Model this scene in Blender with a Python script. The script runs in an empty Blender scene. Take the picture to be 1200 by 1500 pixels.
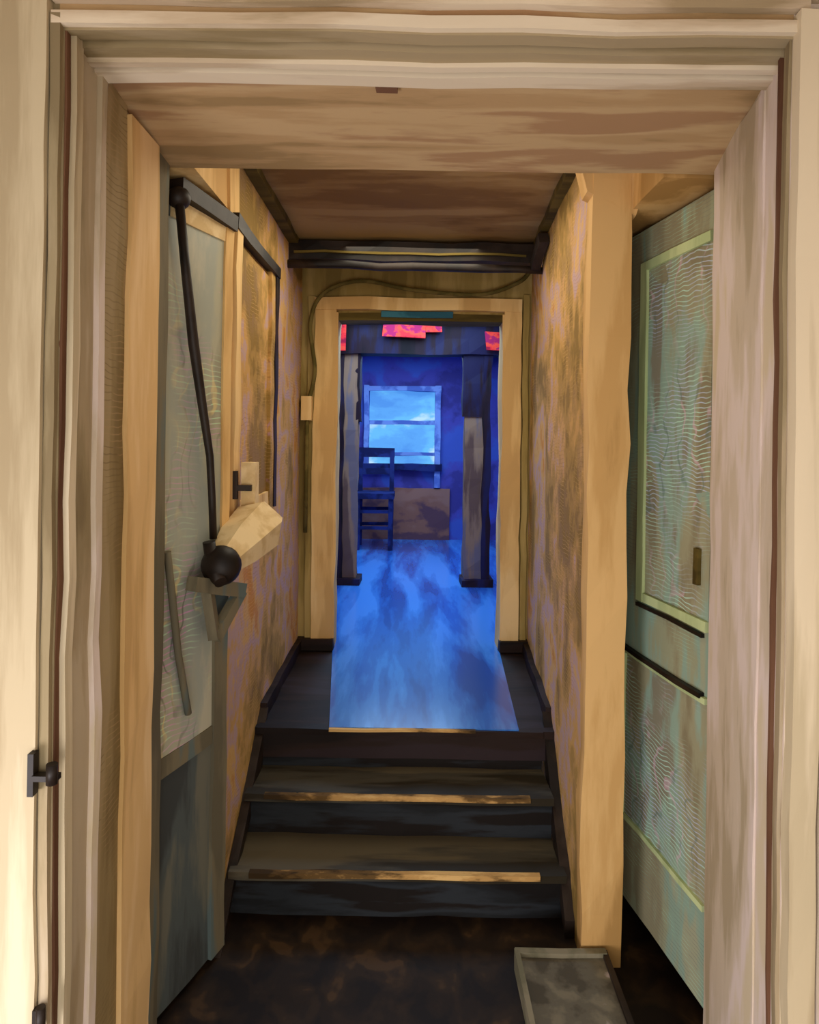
import bpy, bmesh, math
from mathutils import Vector, Matrix, noise

scene = bpy.context.scene
scene.view_settings.view_transform = 'Standard'
scene.view_settings.look = 'None'

# ------------------------------------------------------------ materials
def lin(c):
    r = []
    for v in c:
        v /= 255.0
        r.append(v/12.92 if v <= 0.04045 else ((v+0.055)/1.055)**2.4)
    return (r[0], r[1], r[2], 1.0)

def paint(name, cols, scale=(4, 4, .7), rough=.8, fine=7.0, lines=None, bump=.12, spread=(.36, .64), emit=0.0, spec=.2, fw=.16, soft=.32):
    """brush-stroke paint: colours picked by stretched noise in object space"""
    m = bpy.data.materials.new(name); m.use_nodes = True
    nt = m.node_tree; N = nt.nodes; L = nt.links
    b = N['Principled BSDF']
    tc = N.new('ShaderNodeTexCoord')
    mp = N.new('ShaderNodeMapping'); mp.inputs['Scale'].default_value = scale
    mp.inputs['Location'].default_value = (len(name)*1.7, 3.1, 5.3)
    L.new(tc.outputs['Object'], mp.inputs['Vector'])
    n1 = N.new('ShaderNodeTexNoise'); n1.inputs['Scale'].default_value = 1.0
    n1.inputs['Detail'].default_value = 2; n1.inputs['Distortion'].default_value = .5
    L.new(mp.outputs[0], n1.inputs['Vector'])
    n2 = N.new('ShaderNodeTexNoise'); n2.inputs['Scale'].default_value = fine
    n2.inputs['Detail'].default_value = 4; n2.inputs['Roughness'].default_value = .6
    L.new(mp.outputs[0], n2.inputs['Vector'])
    mx = N.new('ShaderNodeMix'); mx.data_type = 'FLOAT'; mx.inputs[0].default_value = fw
    L.new(n1.outputs['Fac'], mx.inputs[2]); L.new(n2.outputs['Fac'], mx.inputs[3])
    cr = N.new('ShaderNodeValToRGB'); e = cr.color_ramp.elements
    n = len(cols)
    pts = []
    for i, c in enumerate(cols):
        a = spread[0]+(spread[1]-spread[0])*i/n
        z = spread[0]+(spread[1]-spread[0])*(i+1)/n
        w = (z-a)*soft
        pts.append((a+w, c)); pts.append((z-w, c))
    e[0].position = pts[0][0]; e[0].color = lin(pts[0][1])
    e[1].position = pts[-1][0]; e[1].color = lin(pts[-1][1])
    for p, c in pts[1:-1]:
        q = e.new(p); q.color = lin(c)
    L.new(mx.outputs[0], cr.inputs['Fac'])
    out = cr.outputs['Color']
    if lines:
        # fine wandering contour lines scratched in the paint
        for (c1, c2, freq, dist, th, axis, amt) in lines:
            wv = N.new('ShaderNodeTexWave'); wv.wave_type = 'BANDS'; wv.bands_direction = axis
            wv.inputs['Scale'].default_value = freq; wv.inputs['Distortion'].default_value = dist
            wv.inputs['Detail'].default_value = 2; wv.inputs['Detail Scale'].default_value = .35
            L.new(tc.outputs['Object'], wv.inputs['Vector'])
            r = N.new('ShaderNodeValToRGB'); r.color_ramp.elements[0].position = th
            r.color_ramp.elements[1].position = min(1, th+.08)
            L.new(wv.outputs['Fac'], r.inputs['Fac'])
            n3 = N.new('ShaderNodeTexNoise'); n3.inputs['Scale'].default_value = 2.6
            n3.inputs['Detail'].default_value = 4
            L.new(tc.outputs['Object'], n3.inputs['Vector'])
            r3 = N.new('ShaderNodeValToRGB'); r3.color_ramp.elements[0].position = .42
            r3.color_ramp.elements[1].position = .58
            L.new(n3.outputs['Fac'], r3.inputs['Fac'])
            mu = N.new('ShaderNodeMath'); mu.operation = 'MULTIPLY'
            L.new(r.outputs['Color'], mu.inputs[0]); L.new(r3.outputs['Color'], mu.inputs[1])
            m2 = N.new('ShaderNodeMath'); m2.operation = 'MULTIPLY'; m2.inputs[1].default_value = amt
            L.new(mu.outputs[0], m2.inputs[0])
            hc = N.new('ShaderNodeMix'); hc.data_type = 'RGBA'
            hc.inputs[6].default_value = lin(c1); hc.inputs[7].default_value = lin(c2)
            n4 = N.new('ShaderNodeTexNoise'); n4.inputs['Scale'].default_value = 9
            L.new(tc.outputs['Object'], n4.inputs['Vector'])
            r4 = N.new('ShaderNodeValToRGB'); r4.color_ramp.elements[0].position = .45; r4.color_ramp.elements[1].position = .55
            L.new(n4.outputs['Fac'], r4.inputs['Fac']); L.new(r4.outputs['Color'], hc.inputs[0])
            mc = N.new('ShaderNodeMix'); mc.data_type = 'RGBA'
            L.new(m2.outputs[0], mc.inputs[0]); L.new(out, mc.inputs[6]); L.new(hc.outputs[2], mc.inputs[7])
            out = mc.outputs[2]
    if emit > .5:
        b.inputs['Base Color'].default_value = (.02,.04,.08,1)
    else:
        L.new(out, b.inputs['Base Color'])
    b.inputs['Roughness'].default_value = rough
    b.inputs['Specular IOR Level'].default_value = spec
    if emit:
        L.new(out, b.inputs['Emission Color']); b.inputs['Emission Strength'].default_value = emit
    if bump:
        bp = N.new('ShaderNodeBump'); bp.inputs['Strength'].default_value = bump
        bp.inputs['Distance'].default_value = .004
        L.new(n2.outputs['Fac'], bp.inputs['Height']); L.new(bp.outputs[0], b.inputs['Normal'])
    return m

V = (6, 6, .9)      # vertical strokes
HX = (.9, 6, 6)     # strokes along x
M = {}
M['cream']   = paint('cream_trim', [(172,154,122),(196,180,148),(220,204,174)], (6,6,.5))
M['pink']    = paint('pinkish_plaster', [(180,164,136),(206,190,168),(224,208,198),(214,198,168)], (4,4,.8))
M['khaki']   = paint('khaki_jamb', [(132,116,86),(152,136,104),(170,152,122),(184,168,142)], V)
M['olivej']  = paint('olive_jamb', [(128,108,70),(148,128,88),(164,144,106)], V,
                     lines=[((100,80,50),(180,150,110),20,9,.88,'Z',.4)])
M['yellow']  = paint('yellow_casing', [(206,166,106),(224,186,124),(236,202,142)], V)
M['ypost']   = paint('yellow_post', [(172,132,76),(198,156,96),(214,174,114)], (5,5,.7))
M['lpost']   = paint('yellow_post_light', [(206,168,110),(228,190,132),(240,206,154)], (5,5,.7))
M['ochre']   = paint('ochre_wall', [(140,112,56),(168,134,72),(196,154,90),(184,154,150),(206,164,100),(196,136,62)], (2.6,2.4,2.0),
                     lines=[((130,80,50),(190,150,190),22,8,.92,'Y',.6),((230,190,130),(120,90,50),20,10,.93,'Z',.5)], spread=(.36,.66), fw=.24)
M['brownc']  = paint('brown_soffit', [(156,128,88),(180,148,106),(192,162,120),(168,132,96)], HX)
M['browni']  = paint('brown_ceiling', [(122,92,54),(142,112,70),(158,130,86)], (1.2,4,4))
M['headt']   = paint('header_khaki', [(120,102,70),(146,128,94),(166,148,116)], HX)
M['headc']   = paint('header_cream', [(166,146,114),(200,180,152),(222,206,180)], HX)
M['olive']   = paint('olive_dark_trim', [(66,54,20),(86,72,30),(104,88,40)], HX)
M['endwall'] = paint('end_wall', [(134,114,62),(156,134,76),(176,152,94)], V)
M['black']   = paint('black_paint', [(16,10,8),(32,22,16),(44,34,28)], (4,4,4), spec=.3, rough=.5)
M['maroon']  = paint('maroon_line', [(92,60,42),(116,82,60)], V)
M['riser']   = paint('stair_riser', [(16,12,10),(26,28,30),(38,42,46),(22,16,12)], HX, rough=.7)
M['tread']   = paint('stair_tread', [(44,38,26),(68,64,54),(92,84,66)], HX, rough=.6)
M['nosing']  = paint('stair_nosing', [(60,44,22),(104,78,42),(190,148,88),(216,176,112)], (2.2,6,6), fine=5, fw=.3)
M['floor']   = paint('dark_floor', [(22,13,9),(32,21,12),(42,29,16),(66,47,26)], (9,7,6), rough=.65, fine=3, spread=(.36,.68))
M['landing'] = paint('landing_floor', [(24,14,10),(38,24,18),(44,32,34)], HX, rough=.6)
M['blue']    = paint('blue_lino', [(42,80,156),(48,100,182),(60,124,204),(76,142,222)], (5,.7,3), rough=.2, bump=.08, spec=.9)  # blue room floor, and its reflection painted on the landing
M['bwall']   = paint('blue_wall', [(44,50,130),(60,94,190),(80,140,225)], V)
M['purple']  = paint('purple_wall', [(66,60,130),(80,76,160),(72,94,178)], (2,2,2))
M['rust']    = paint('rust_wainscot', [(100,66,74),(146,96,78),(156,108,90)], (2,3,3))
M['dark']    = paint('dark_timber', [(18,8,14),(38,18,28),(34,28,62)], V, rough=.6)
M['post']    = paint('post_timber', [(106,76,64),(150,114,88),(116,100,104)], V)
M['red']     = paint('red_cloth', [(150,20,50),(225,45,50),(235,70,50),(160,30,80)], (6,6,9), emit=.25)
M['pane']    = paint('daylit_pane', [(74,140,222),(86,158,232),(98,180,238),(180,218,248)], (1.0,2,1.8), emit=1.1, bump=0)
M['wframe']  = paint('blue_sash', [(92,116,188),(134,160,220)], (5,5,5))
M['teal']    = paint('teal_strip', [(40,90,110),(60,120,140)], (5,5,5))
M['navy']    = paint('navy_paint', [(20,26,70),(34,46,104)], (5,5,5))
M['glassl']  = paint('dusty_glass', [(160,160,140),(180,180,158),(166,172,160),(190,188,168)], (3,3,1), rough=.35,
                     lines=[((200,240,200),(230,160,210),16,12,.86,'Z',.75), ((240,216,150),(90,90,80),14,14,.9,'X',.6)])
M['slate']   = paint('slate_panel', [(66,70,70),(84,92,92),(112,112,100)], V)
M['steel']   = paint('grey_steel', [(104,98,80),(122,114,92),(100,114,112)], V)
M['greenl']  = paint('sage_frame', [(148,142,112),(158,162,132),(146,172,154),(166,170,142)], (5,5,1.2),
                     lines=[((180,235,205),(100,100,110),24,8,.92,'Z',.6)])
M['greenp']  = paint('sage_panel', [(142,134,106),(162,160,130),(152,178,160),(144,140,120)], (4,4,1.3), rough=.45,
                     lines=[((200,245,225),(200,215,240),22,13,.84,'Z',.75), ((230,190,210),(90,120,110),20,9,.92,'X',.5)])
M['greent']  = paint('sage_beading', [(180,196,142),(202,216,160)], V)
M['mat']     = paint('grey_crate', [(76,70,58),(98,92,78),(118,110,92),(170,156,150)], (6,6,6), spread=(.36,.72))
M['matrim']  = paint('crate_rim', [(108,104,82),(132,124,102)], (6,6,6))
M['horn']    = paint('cream_enamel', [(218,190,138),(236,212,164)], (9,9,9))
M['cable']   = paint('olive_cable', [(86,76,34),(110,96,50)], (9,9,9))

# ------------------------------------------------------------ builder
class B:
    def __init__(s, name, wob=.003, seg=.12):
        s.name = name; s.bm = bmesh.new(); s.mats = []; s.wob = wob; s.seg = seg
    def mi(s, k):
        if k not in s.mats: s.mats.append(k)
        return s.mats.index(k)
    def hexa(s, p, mat):
        """8 corners: bottom 0-3 CCW, top 4-7"""
        i = s.mi(mat); v = [s.bm.verts.new(c) for c in p]
        for f in ((0,3,2,1),(4,5,6,7),(0,1,5,4),(1,2,6,5),(2,3,7,6),(3,0,4,7)):
            fc = s.bm.faces.new([v[j] for j in f]); fc.material_index = i
        return s
    def box(s, x0, x1, y0, y1, z0, z1, mat):
        return s.hexa([(x0,y0,z0),(x1,y0,z0),(x1,y1,z0),(x0,y1,z0),(x0,y0,z1),(x1,y0,z1),(x1,y1,z1),(x0,y1,z1)], mat)
    def plan(s, pts, z0, z1, mat):
        """4-point plan extruded"""
        return s.hexa([(x,y,z0) for x,y in pts]+[(x,y,z1) for x,y in pts], mat)
    def beam(s, a, b, w, h, mat, up=(0,0,1)):
        a = Vector(a); b = Vector(b); d = (b-a).normalized(); u = Vector(up)
        if abs(d.dot(u)) > .95: u = Vector((0,1,0))
        r = d.cross(u).normalized(); u = r.cross(d)
        c = lambda p,i,j: tuple(p+r*i*w/2+u*j*h/2)
        return s.hexa([c(a,-1,-1),c(a,1,-1),c(b,1,-1),c(b,-1,-1),c(a,-1,1),c(a,1,1),c(b,1,1),c(b,-1,1)], mat)
    def tube(s, pts, rad, mat, n=12):
        i = s.mi(mat); pts = [Vector(p) for p in pts]
        rads = rad if isinstance(rad, (list, tuple)) else [rad]*len(pts)
        rings = []; r0 = None
        for k, p in enumerate(pts):
            t = (pts[min(k+1,len(pts)-1)]-pts[max(k-1,0)]).normalized()
            if r0 is None:
                r0 = t.orthogonal().normalized()
            r0 = (r0 - t*r0.dot(t)).normalized(); q = t.cross(r0)
            rings.append([s.bm.verts.new(p+(r0*math.cos(a)+q*math.sin(a))*rads[k]) for a in [2*math.pi*(j+.5)/n for j in range(n)]])
        for k in range(len(rings)-1):
            for j in range(n):
                f = s.bm.faces.new((rings[k][j],rings[k][(j+1)%n],rings[k+1][(j+1)%n],rings[k+1][j]))
                f.material_index = i; f.smooth = n > 8
        for rg in (rings[0], rings[-1]):
            f = s.bm.faces.new(rg); f.material_index = i
        return s
    def ball(s, c, r, mat, sc=(1,1,1)):
        i = s.mi(mat)
        res = bmesh.ops.create_uvsphere(s.bm, u_segments=20, v_segments=12, radius=r,
              matrix=Matrix.Translation(c) @ Matrix.Diagonal((*sc,1)))
        for v in res['verts']:
            for f in v.link_faces: f.material_index = i; f.smooth = True
        return s
    def done(s):
        bm = s.bm
        if s.wob:
            for _ in range(5):
                es = [e for e in bm.edges if e.calc_length() > s.seg*2]
                if not es: break
                bmesh.ops.subdivide_edges(bm, edges=es, cuts=1, use_grid_fill=True)
            for v in bm.verts:
                o = noise.noise_vector(v.co*5.0)*s.wob*1.2 + noise.noise_vector(v.co*14.0)*s.wob*.6
                v.co += o
        bmesh.ops.recalc_face_normals(bm, faces=bm.faces)
        me = bpy.data.meshes.new(s.name); bm.to_mesh(me); bm.free()
        for k in s.mats: me.materials.append(M[k])
        ob = bpy.data.objects.new(s.name, me); scene.collection.objects.link(ob)
        return ob

# ------------------------------------------------------------ front room + deep doorway
w = B('wall_front', .004)
w.box(-2.0,-.72, 1.40,2.0, 0,3.0,'khaki')
w.plan([(.775,1.40),(2.0,1.40),(2.0,2.0),(.885,2.0)], 0,3.0,'pink')
w.hexa([(-.73,1.40,2.61),(.80,1.40,2.61),(.90,2.0,2.55),(-.73,2.0,2.55),
        (-.73,1.40,3.0),(.80,1.40,3.0),(.90,2.0,3.0),(-.73,2.0,3.0)],'brownc')
w.done()
t = B('trim_1', .006)   # boards lining the left reveal
t.box(-.90,-.745,1.375,1.40,0,2.68,'cream')
t.box(-.742,-.722,1.385,1.40,0,2.62,'khaki')
t.box(-.722,-.716,1.402,1.418,0,2.60,'maroon')
t.box(-.722,-.704,1.42,1.45,0,2.60,'cream')
t.box(-.722,-.712,1.45,1.53,0,2.60,'khaki')
t.box(-.722,-.700,1.53,1.56,0,2.60,'pink')
t.box(-.722,-.708,1.56,1.69,0,2.59,'olivej')
t.box(-.722,-.697,1.69,1.88,0,2.56,'lpost')
t.box(-.722,-.710,1.88,1.99,0,2.56,'steel')
t.done()
t = B('trim_2', .006)   # header boards
t.box(-.74,.80,1.385,1.40,2.60,2.625,'headc')
t.box(-.74,.80,1.38,1.40,2.645,2.67,'headc')
t.box(-.72,.80,1.40,1.435,2.595,2.62,'headt')
t.box(-.72,.81,1.445,1.48,2.585,2.62,'headt')
t.box(-.72,.82,1.48,1.50,2.575,2.61,'headc')
t.box(-.72,.82,1.50,1.515,2.588,2.61,'olive')
t.box(-.72,.825,1.515,1.56,2.572,2.62,'headc')
t.box(-.09,-.04,1.57,1.60,2.577,2.60,'maroon')
t.done()
t = B('trim_3', .005)   # right jamb edges
t.box(.775,.83,1.37,1.40,0,2.64,'cream')
t.plan([(.768,1.405),(.80,1.405),(.82,1.44),(.778,1.44)],0,2.6,'khaki')
t.plan([(.776,1.452),(.80,1.452),(.80,1.463),(.778,1.463)],.5,2.6,'maroon')
t.plan([(.800,1.56),(.86,1.56),(.90,1.98),(.874,1.98)],0,2.575,'pink')
t.done()
B('wall_right_front',.004).box(.835,.95,-1.2,1.40,0,2.67,'pink').done()
B('wall_left_front',.004).box(-2.0,-1.9,-1.2,1.40,0,2.67,'pink').done()
B('ceiling_front',.004).box(-2.0,.95,.2,1.40,2.67,2.75,'headc').done()
B('floor',.002).box(-2.0,2.0,-1.2,4.2,-.1,0,'floor').done()

lt = B('door_latch',.001)
lt.box(-.750,-.738,1.355,1.376,1.045,1.13,'black')
lt.box(-.74,-.69,1.352,1.372,1.077,1.088,'black')
lt.tube([(-.698,1.35,1.075),(-.698,1.35,1.115)],.011,'black')
lt.done()
B('door_hinge',.001).tube([(-.722,1.365,.56),(-.722,1.365,.62)],.009,'black').box(-.74,-.722,1.366,1.378,.57,.61,'black').done()

# ------------------------------------------------------------ corridor shell
B('wall_left', .005).box(-.78,-.65,2.37,4.06,0,2.82,'ochre').done()
B('wall_left_niche',.004).box(-.95,-.87,2.0,2.4,0,2.82,'slate').box(-.87,-.78,2.37,2.45,0,2.82,'slate').done()
B('trim_7',.005).box(-.87,-.645,2.0,2.36,2.55,2.82,'yellow').box(-.66,-.635,2.36,2.50,2.53,2.82,'yellow').done()
w = B('wall_right', .006)
w.plan([(.605,2.34),(.72,2.34),(.80,4.06),(.715,4.06)],0,2.82,'ochre')
w.done()
w = B('wall_right_niche', .004)
w.box(1.0,1.08,2.0,2.85,0,2.82,'slate')
w.box(.76,1.0,2.78,2.85,0,2.82,'slate')
w.done()
B('trim_8',.005).box(.74,1.0,2.02,2.78,2.545,2.82,'ypost').done()
t = B('trim_4', .009)   # wall-end post
t.box(.60,.735,2.29,2.36,0,2.82,'ypost')
t.hexa([(.58,2.29,2.60),(.75,2.29,2.52),(.75,2.36,2.52),(.58,2.36,2.60),(.53,2.29,2.82),(.84,2.29,2.82),(.84,2.36,2.82),(.53,2.36,2.82)],'ypost')
t.done()
B('ceiling_corridor',.005).box(-.86,1.05,2.0,4.2,2.82,2.95,'browni').done()
t = B('trim_5', .006)   # crown strips
t.box(-.65,-.60,2.3,3.7,2.785,2.825,'olive')
t.plan([(.57,2.4),(.63,2.4),(.71,3.7),(.65,3.7)],2.785,2.825,'olive')
t.done()
b = B('ceiling_beam', .01)
b.box(-.66,.72,3.60,3.72,2.70,2.80,'black')
b.box(-.62,.60,3.585,3.66,2.73,2.742,'olive')
b.tube([(-.655,3.58,2.67),(0,3.57,2.66),(.74,3.56,2.65)],.022,'black')
b.beam((.64,3.58,2.66),(.64,3.30,2.74),.05,.05,'black')
b.done()

w = B('wall_end', .006)
w.box(-.78,-.447,4.06,4.20,.5,2.90,'endwall')
w.box(.56,.80,4.06,4.20,.5,2.90,'endwall')
w.box(-.45,.565,4.06,4.20,2.50,2.90,'endwall')
w.done()
t = B('trim_6', .008)   # casing of the blue doorway
t.box(-.57,-.445,4.025,4.07,.56,2.56,'yellow')
t.box(-.61,-.565,4.04,4.07,.56,2.60,'endwall')
t.box(.555,.655,4.025,4.07,.56,2.56,'yellow')
t.box(.665,.70,4.04,4.07,.56,2.62,'endwall')
t.box(-.57,.655,4.02,4.07,2.515,2.59,'yellow')
t.box(-.445,.56,4.05,4.19,2.455,2.50,'olive')
t.box(-.18,.25,4.04,4.06,2.475,2.51,'teal')
t.box(-.447,-.43,4.03,4.21,.51,2.50,'yellow')
t.box(.545,.56,4.03,4.21,.51,2.50,'yellow')
t.done()
b = B('baseboard_end', .008)
b.box(-.65,-.43,4.0,4.06,.51,.575,'landing')
b.box(.545,.71,4.0,4.06,.51,.575,'landing')
b.done()
# cable + junction box
def smooth(pts, n=8):
    P = [Vector(p) for p in pts]; out = []
    for k in range(len(P)-1):
        a, b_, c, d = P[max(k-1,0)], P[k], P[k+1], P[min(k+2,len(P)-1)]
        for j in range(n):
            u = j/n
            out.append(.5*((2*b_)+(c-a)*u+(2*a-5*b_+4*c-d)*u*u+(3*b_-a-3*c+d)*u**3))
    out.append(P[-1]); return out
c = B('wall_cable', 0)
c.tube(smooth([(-.60,4.0,1.95),(-.56,4.0,2.15),(-.59,4.0,2.42),(-.52,4.0,2.60),(-.30,4.0,2.68),(.02,4.0,2.63),(.40,4.0,2.61),(.62,4.0,2.68),(.70,4.02,2.76)]),.012,'cable')
c.box(-.635,-.575,3.98,4.06,1.86,2.0,'yellow')
c.tube([(-.60,4.0,1.87),(-.605,4.01,1.2)],.012,'cable')
c.done()

# ------------------------------------------------------------ stairs
s = B('staircase', .006)
NY = [2.52, 2.74, 2.96]
for k, y in enumerate(NY):
    z1 = .17*(k+1)
    yb = NY[k+1] if k < 2 else 3.0
    s.box(-.645,.595, y, yb+.02, z1-.17, z1-.03,'riser')
    if k < 2:
        s.box(-.64,.595, y-.025, yb+.02, z1-.03, z1,'tread')
        s.box(-.56,.50, y-.034, y-.01, z1-.016, z1+.003,'nosing')
    else:
        s.box(-.64,.595, y-.02, yb+.02, z1-.03, z1-.004,'landing')
        s.box(-.33,.30, y-.028, y-.012, z1-.010, z1+.002,'nosing')
s.done()
s = B('baseboard_left', .006)
s.hexa([(-.65,2.30,0),(-.615,2.30,0),(-.615,3.05,.40),(-.65,3.05,.40),(-.65,2.30,.0),(-.615,2.30,.0),(-.615,3.05,.55),(-.65,3.05,.55)],'black')
s.box(-.65,-.62,3.05,4.06,.5,.57,'landing')
s.done()
s = B('baseboard_right', .006)
s.hexa([(.575,2.42,0),(.63,2.42,0),(.66,3.05,.40),(.61,3.05,.40),(.575,2.42,.06),(.63,2.42,.06),(.66,3.05,.55),(.61,3.05,.55)],'black')
s.plan([(.625,3.05),(.68,3.05),(.73,4.06),(.68,4.06)],.5,.57,'landing')
s.done()
B('floor_landing',.003).box(-.66,.74,2.95,4.2,.38,.505,'landing').done()
f = B('floor_blue_and_reflection',.0)
f.hexa([(-.33,2.95,.5),(.49,2.95,.5),(.55,4.06,.5),(-.44,4.06,.5),(-.33,2.95,.512),(.49,2.95,.512),(.55,4.06,.512),(-.44,4.06,.512)],'blue')  # tapered landing strip: the blue room's reflection put in as floor colour
f.box(-1.5,1.5,4.06,8.5,.38,.512,'blue')
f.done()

# ------------------------------------------------------------ left door leaf (half-glazed, standing open)
class Leaf:
    def __init__(s, bld, a, b, side):
        s.B = bld; s.a = Vector((a[0],a[1],0)); d = Vector((b[0]-a[0],b[1]-a[1],0)); s.L = d.length
        s.d = d.normalized(); s.n = Vector((s.d.y,-s.d.x,0))*side
    def P(s, t, w, z): 
        p = s.a+s.d*t+s.n*w; return (p.x,p.y,z)
    def box(s, t0,t1,w0,w1,z0,z1,mat):
        q=[(t0,w0),(t1,w0),(t1,w1),(t0,w1)]
        s.B.hexa([s.P(t,w_,z0) for t,w_ in q]+[s.P(t,w_,z1) for t,w_ in q],mat)
bl = B('door_1', .004)
lf = Leaf(bl, (-.735,2.03), (-.625,2.345), 1)
L_ = lf.L
lf.box(0,L_,-.03,0,.02,2.50,'slate')
lf.box(L_-.045,L_,-.03,.012,1.28,2.48,'yellow')
lf.box(L_-.075,L_,-.03,.014,.02,1.28,'steel')
lf.box(.02,L_-.02,-.03,.01,2.42,2.50,'horn')
lf.box(.0,L_-.045,-.01,.004,.80,2.42,'glassl')
lf.box(.0,L_-.075,-.01,.008,.74,.80,'steel')
bl.tube([lf.P(.02,.03,2.47),lf.P(.10,.03,2.05),lf.P(.19,.03,1.70),lf.P(.22,.03,1.43)],[.014,.016,.013,.012],'black')
bl.tube([lf.P(.0,.02,1.42),lf.P(.06,.02,1.1),lf.P(.12,.02,.90)],.011,'steel')
bl.beam(lf.P(.08,.05,1.31),lf.P(.34,.06,1.24),.04,.045,'steel')
bl.beam(lf.P(.34,.06,1.24),lf.P(.19,.06,1.12),.03,.04,'steel')
bl.beam(lf.P(.19,.06,1.12),lf.P(.16,.05,1.29),.03,.04,'steel')
bl.beam((-.71,2.04,2.51),(-.625,2.345,2.49),.05,.05,'black')
bl.ball((-.705,2.05,2.48),.035,'black')
bl.done()
# window in the left wall
w = B('window_1', .006)
w.box(-.65,-.620,2.42,2.50,1.44,2.50,'yellow')
w.box(-.65,-.620,3.14,3.20,1.44,2.54,'black')
w.box(-.65,-.625,3.06,3.14,1.44,2.50,'ochre')
w.box(-.65,-.615,2.40,3.2,2.50,2.55,'black')
w.box(-.65,-.628,2.50,3.1,1.44,1.52,'yellow')
w.box(-.65,-.64,2.50,3.06,1.52,2.48,'ochre')
w.done()
h = B('knob_fitting', .001)  # cream fitting with a black knob, gives no light
h.ball((-.595,2.18,1.352),.064,'black',(1,.9,1))
h.tube([(-.59,2.20,1.365),(-.57,2.30,1.40),(-.535,2.43,1.445),(-.53,2.46,1.455)],[.055,.082,.098,.085],'horn',6)
h.box(-.65,-.53,2.43,2.49,1.40,1.47,'horn')
h.box(-.60,-.55,2.44,2.50,1.47,1.67,'horn')
h.box(-.61,-.56,2.42,2.44,1.57,1.59,'black')
h.box(-.625,-.61,2.42,2.44,1.54,1.64,'black')
h.tube([(-.63,2.16,1.43),(-.62,2.17,1.35),(-.58,2.12,1.31)],.02,'black')
h.done()

# ------------------------------------------------------------ right door leaf (panelled, standing open)
bl = B('door_2', .004)
rf = Leaf(bl, (.80,2.65), (.90,2.035), 1)
L_ = rf.L
rf.box(0,L_,-.03,0,.08,2.52,'greenl')
def frame(t0,t1,z0,z1,wd,mat,pm):
    rf.box(t0,t1,-.01,.002,z0,z1,pm)
    rf.box(t0,t0+wd,-.01,.012,z0,z1,mat)
    rf.box(t0,t1,-.01,.012,z0,z0+wd*.7,mat)
    rf.box(t0,t1,-.01,.012,z1-wd*.7,z1,mat)
frame(.20,L_-.0,1.20,2.40,.045,'greent','greenp')
frame(.09,L_-.0,.37,1.0,.025,'greent','greenp')
rf.box(.09,L_-.02,0,.018,.995,1.01,'black')
rf.box(.20,L_-.02,0,.012,1.178,1.19,'black')
rf.box(L_-.065,L_-.04,0,.015,1.33,1.44,'olive')
bl.done()

# ------------------------------------------------------------ low grey crate
m = B('storage_crate', .004)
m.box(.385,.665,1.86,2.26,.002,.06,'mat')
m.box(.375,.675,2.25,2.275,.002,.075,'matrim')
m.box(.372,.388,1.86,2.27,.002,.075,'matrim')
m.box(.662,.68,1.86,2.27,.002,.072,'black')
m.done()

# ------------------------------------------------------------ blue room
B('wall_left_blue',.006).box(-1.5,-1.4,4.2,8.5,.5,2.9,'bwall').done()
B('wall_right_blue',.006).box(1.4,1.5,4.2,8.5,.5,2.9,'bwall').done()
w = B('wall_front_blue',.0)
w.box(-1.5,-.78,4.1,4.2,.5,2.9,'bwall'); w.box(.80,1.5,4.1,4.2,.5,2.9,'bwall'); w.done()
B('ceiling_blue',.006).box(-1.5,1.5,4.2,8.5,2.85,2.95,'purple').done()
w = B('wall_back',.006)
w.box(-1.4,-.50,8.4,8.5,.5,2.85,'purple'); w.box(.31,1.4,8.4,8.5,.5,2.85,'purple')
w.box(-.50,.31,8.4,8.5,2.34,2.85,'purple'); w.box(-.50,.31,8.4,8.5,.5,1.42,'purple')
w.box(-1.4,.50,8.36,8.4,.5,1.14,'rust')
w.done()
w = B('window_2', .01)
w.box(-.50,.31,8.46,8.48,1.42,2.34,'pane')
w.box(-.56,-.50,8.34,8.42,1.38,2.40,'wframe'); w.box(.31,.38,8.34,8.42,1.15,2.40,'wframe')
w.box(-.56,.38,8.34,8.42,2.33,2.39,'wframe')
w.box(-.50,.31,8.38,8.44,1.54,1.58,'wframe')
w.box(-.50,.31,8.40,8.44,1.92,1.97,'wframe')
w.box(-.56,.40,8.30,8.42,1.36,1.44,'navy')
w.done()
w = B('post_frame', .012)
w.box(-.60,-.44,5.80,5.96,.51,2.6,'post'); w.box(.47,.66,5.80,5.96,.51,2.6,'post')
w.box(-.62,-.56,5.78,5.9,.51,2.6,'dark'); w.box(.62,.69,5.78,5.9,.51,2.6,'dark')
w.box(-.62,.86,5.76,5.96,2.47,2.74,'dark')
w.box(-.46,-.42,5.80,5.96,1.9,2.5,'dark'); w.box(.45,.66,5.79,5.96,1.95,2.5,'dark')
w.box(-.62,-.40,5.74,5.98,.51,.57,'dark'); w.box(.45,.72,5.74,5.98,.51,.57,'dark')
w.done()
r = B('red_bunting', .012)
r.tube([(-.8,5.70,2.74),(0,5.70,2.73),(.95,5.70,2.74)],.01,'dark')
r.box(-.24,.12,5.69,5.71,2.60,2.71,'red'); r.box(.12,.26,5.69,5.71,2.65,2.71,'red')
r.box(-.70,-.54,5.69,5.71,2.48,2.70,'red'); r.box(.62,.84,5.69,5.71,2.50,2.66,'red')
r.done()
ch = B('bar_stool', .004)
x0,x1,y0,y1 = -.56,-.20,7.55,7.92
zf = .512
for (x,y,zt) in ((x0,y0,1.10),(x1,y0,1.10),(x0,y1,1.62),(x1,y1,1.62)):
    ch.box(x-.025,x+.025,y-.025,y+.025,zf,zt,'navy')
ch.box(x0-.04,x1+.04,y0-.04,y1+.04,1.08,1.14,'navy')
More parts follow.
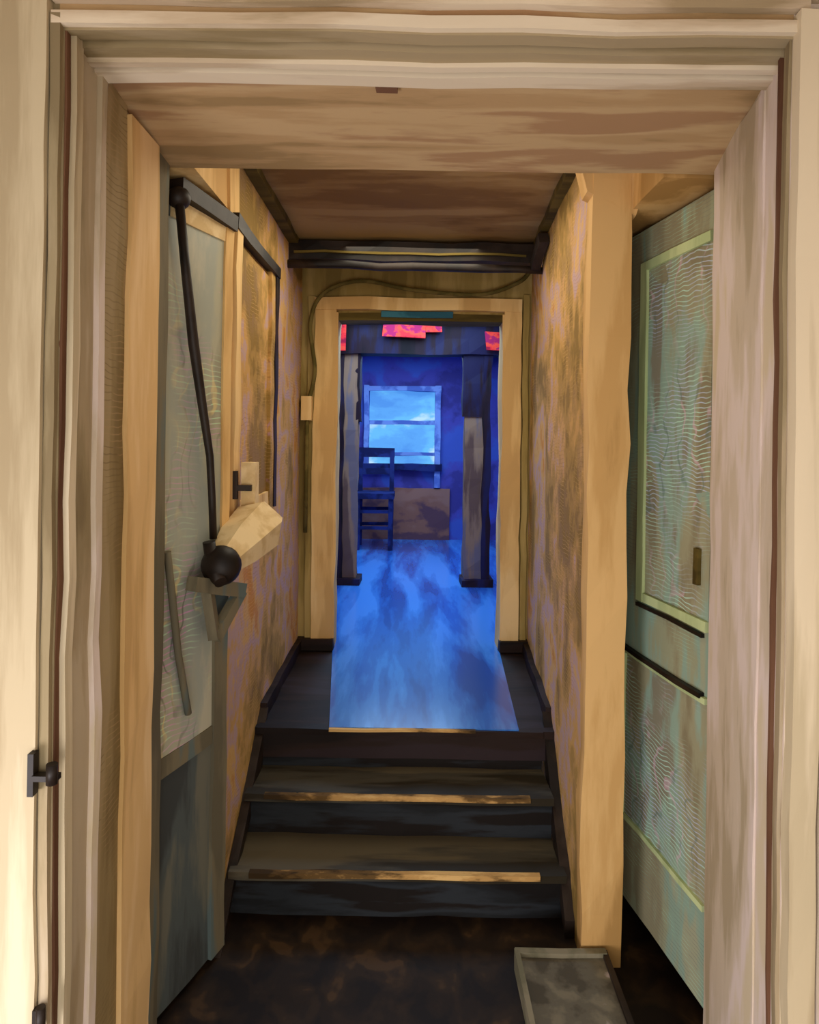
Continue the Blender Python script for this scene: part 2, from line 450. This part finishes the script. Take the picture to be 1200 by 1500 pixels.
ch.box(x0-.03,x1+.03,y1-.02,y1+.02,1.53,1.64,'navy'); ch.box(x0,x1,y1-.02,y1+.02,1.33,1.40,'navy')
for z in (.74,.92):
    ch.box(x0,x1,y0-.015,y0+.015,z,z+.035,'navy'); ch.box(x0-.015,x0+.015,y0,y1,z,z+.035,'navy')
    ch.box(x1-.015,x1+.015,y0,y1,z,z+.035,'navy'); ch.box(x0,x1,y1-.015,y1+.015,z,z+.035,'navy')
ch.done()

# ------------------------------------------------------------ lights
def area(name, loc, tgt, size, power, col, sy=None):
    l = bpy.data.lights.new(name,'AREA'); l.energy = power; l.color = col; l.size = size
    if sy: l.shape = 'RECTANGLE'; l.size_y = sy
    o = bpy.data.objects.new(name,l); o.location = loc
    o.rotation_euler = (Vector(tgt)-Vector(loc)).to_track_quat('-Z','Y').to_euler()
    scene.collection.objects.link(o)
def point(name, loc, rad, power, col):
    l = bpy.data.lights.new(name,'POINT'); l.energy = power; l.color = col; l.shadow_soft_size = rad
    o = bpy.data.objects.new(name,l); o.location = loc; scene.collection.objects.link(o)
area('light_front', (-.1,-.9,.65), (0,2.2,1.5), 1.5, 27, (1,.95,.9))
area('light_front_low', (-1.4,-.1,.45), (.95,1.8,.7), .8, 36, (1,.94,.97))  # added fill without a fixture, brightens the right jamb and door
area('light_corridor', (0,3.0,2.79), (0,2.9,0), .7, 13, (1,.9,.7), 1.2)
point('light_head', (0,2.15,2.70), .06, 3, (1,.9,.72))  # added fill hidden behind the lintel, brightens the corridor ceiling
area('light_blue_back', (0,6.9,2.80), (0,6.8,0), 1.4, 58, (.48,.72,1))
area('light_blue_room', (0,5.0,2.80), (0,5.1,0), 1.2, 42, (.45,.7,1))
wd = bpy.data.worlds.new('world'); scene.world = wd; wd.use_nodes = True
bg = wd.node_tree.nodes['Background']; bg.inputs[0].default_value = (1,.96,.9,1); bg.inputs[1].default_value = .8

# ------------------------------------------------------------ camera
cd = bpy.data.cameras.new('camera'); cam = bpy.data.objects.new('camera', cd)
scene.collection.objects.link(cam); scene.camera = cam
cd.sensor_fit = 'VERTICAL'; cd.sensor_height = 36; cd.lens = 24
cd.shift_y = -110/1500
cam.matrix_world = Matrix.Translation((0,0,1.77)) @ Matrix.Rotation(math.radians(90),4,'X') @ Matrix.Rotation(math.radians(.8),4,'Z')
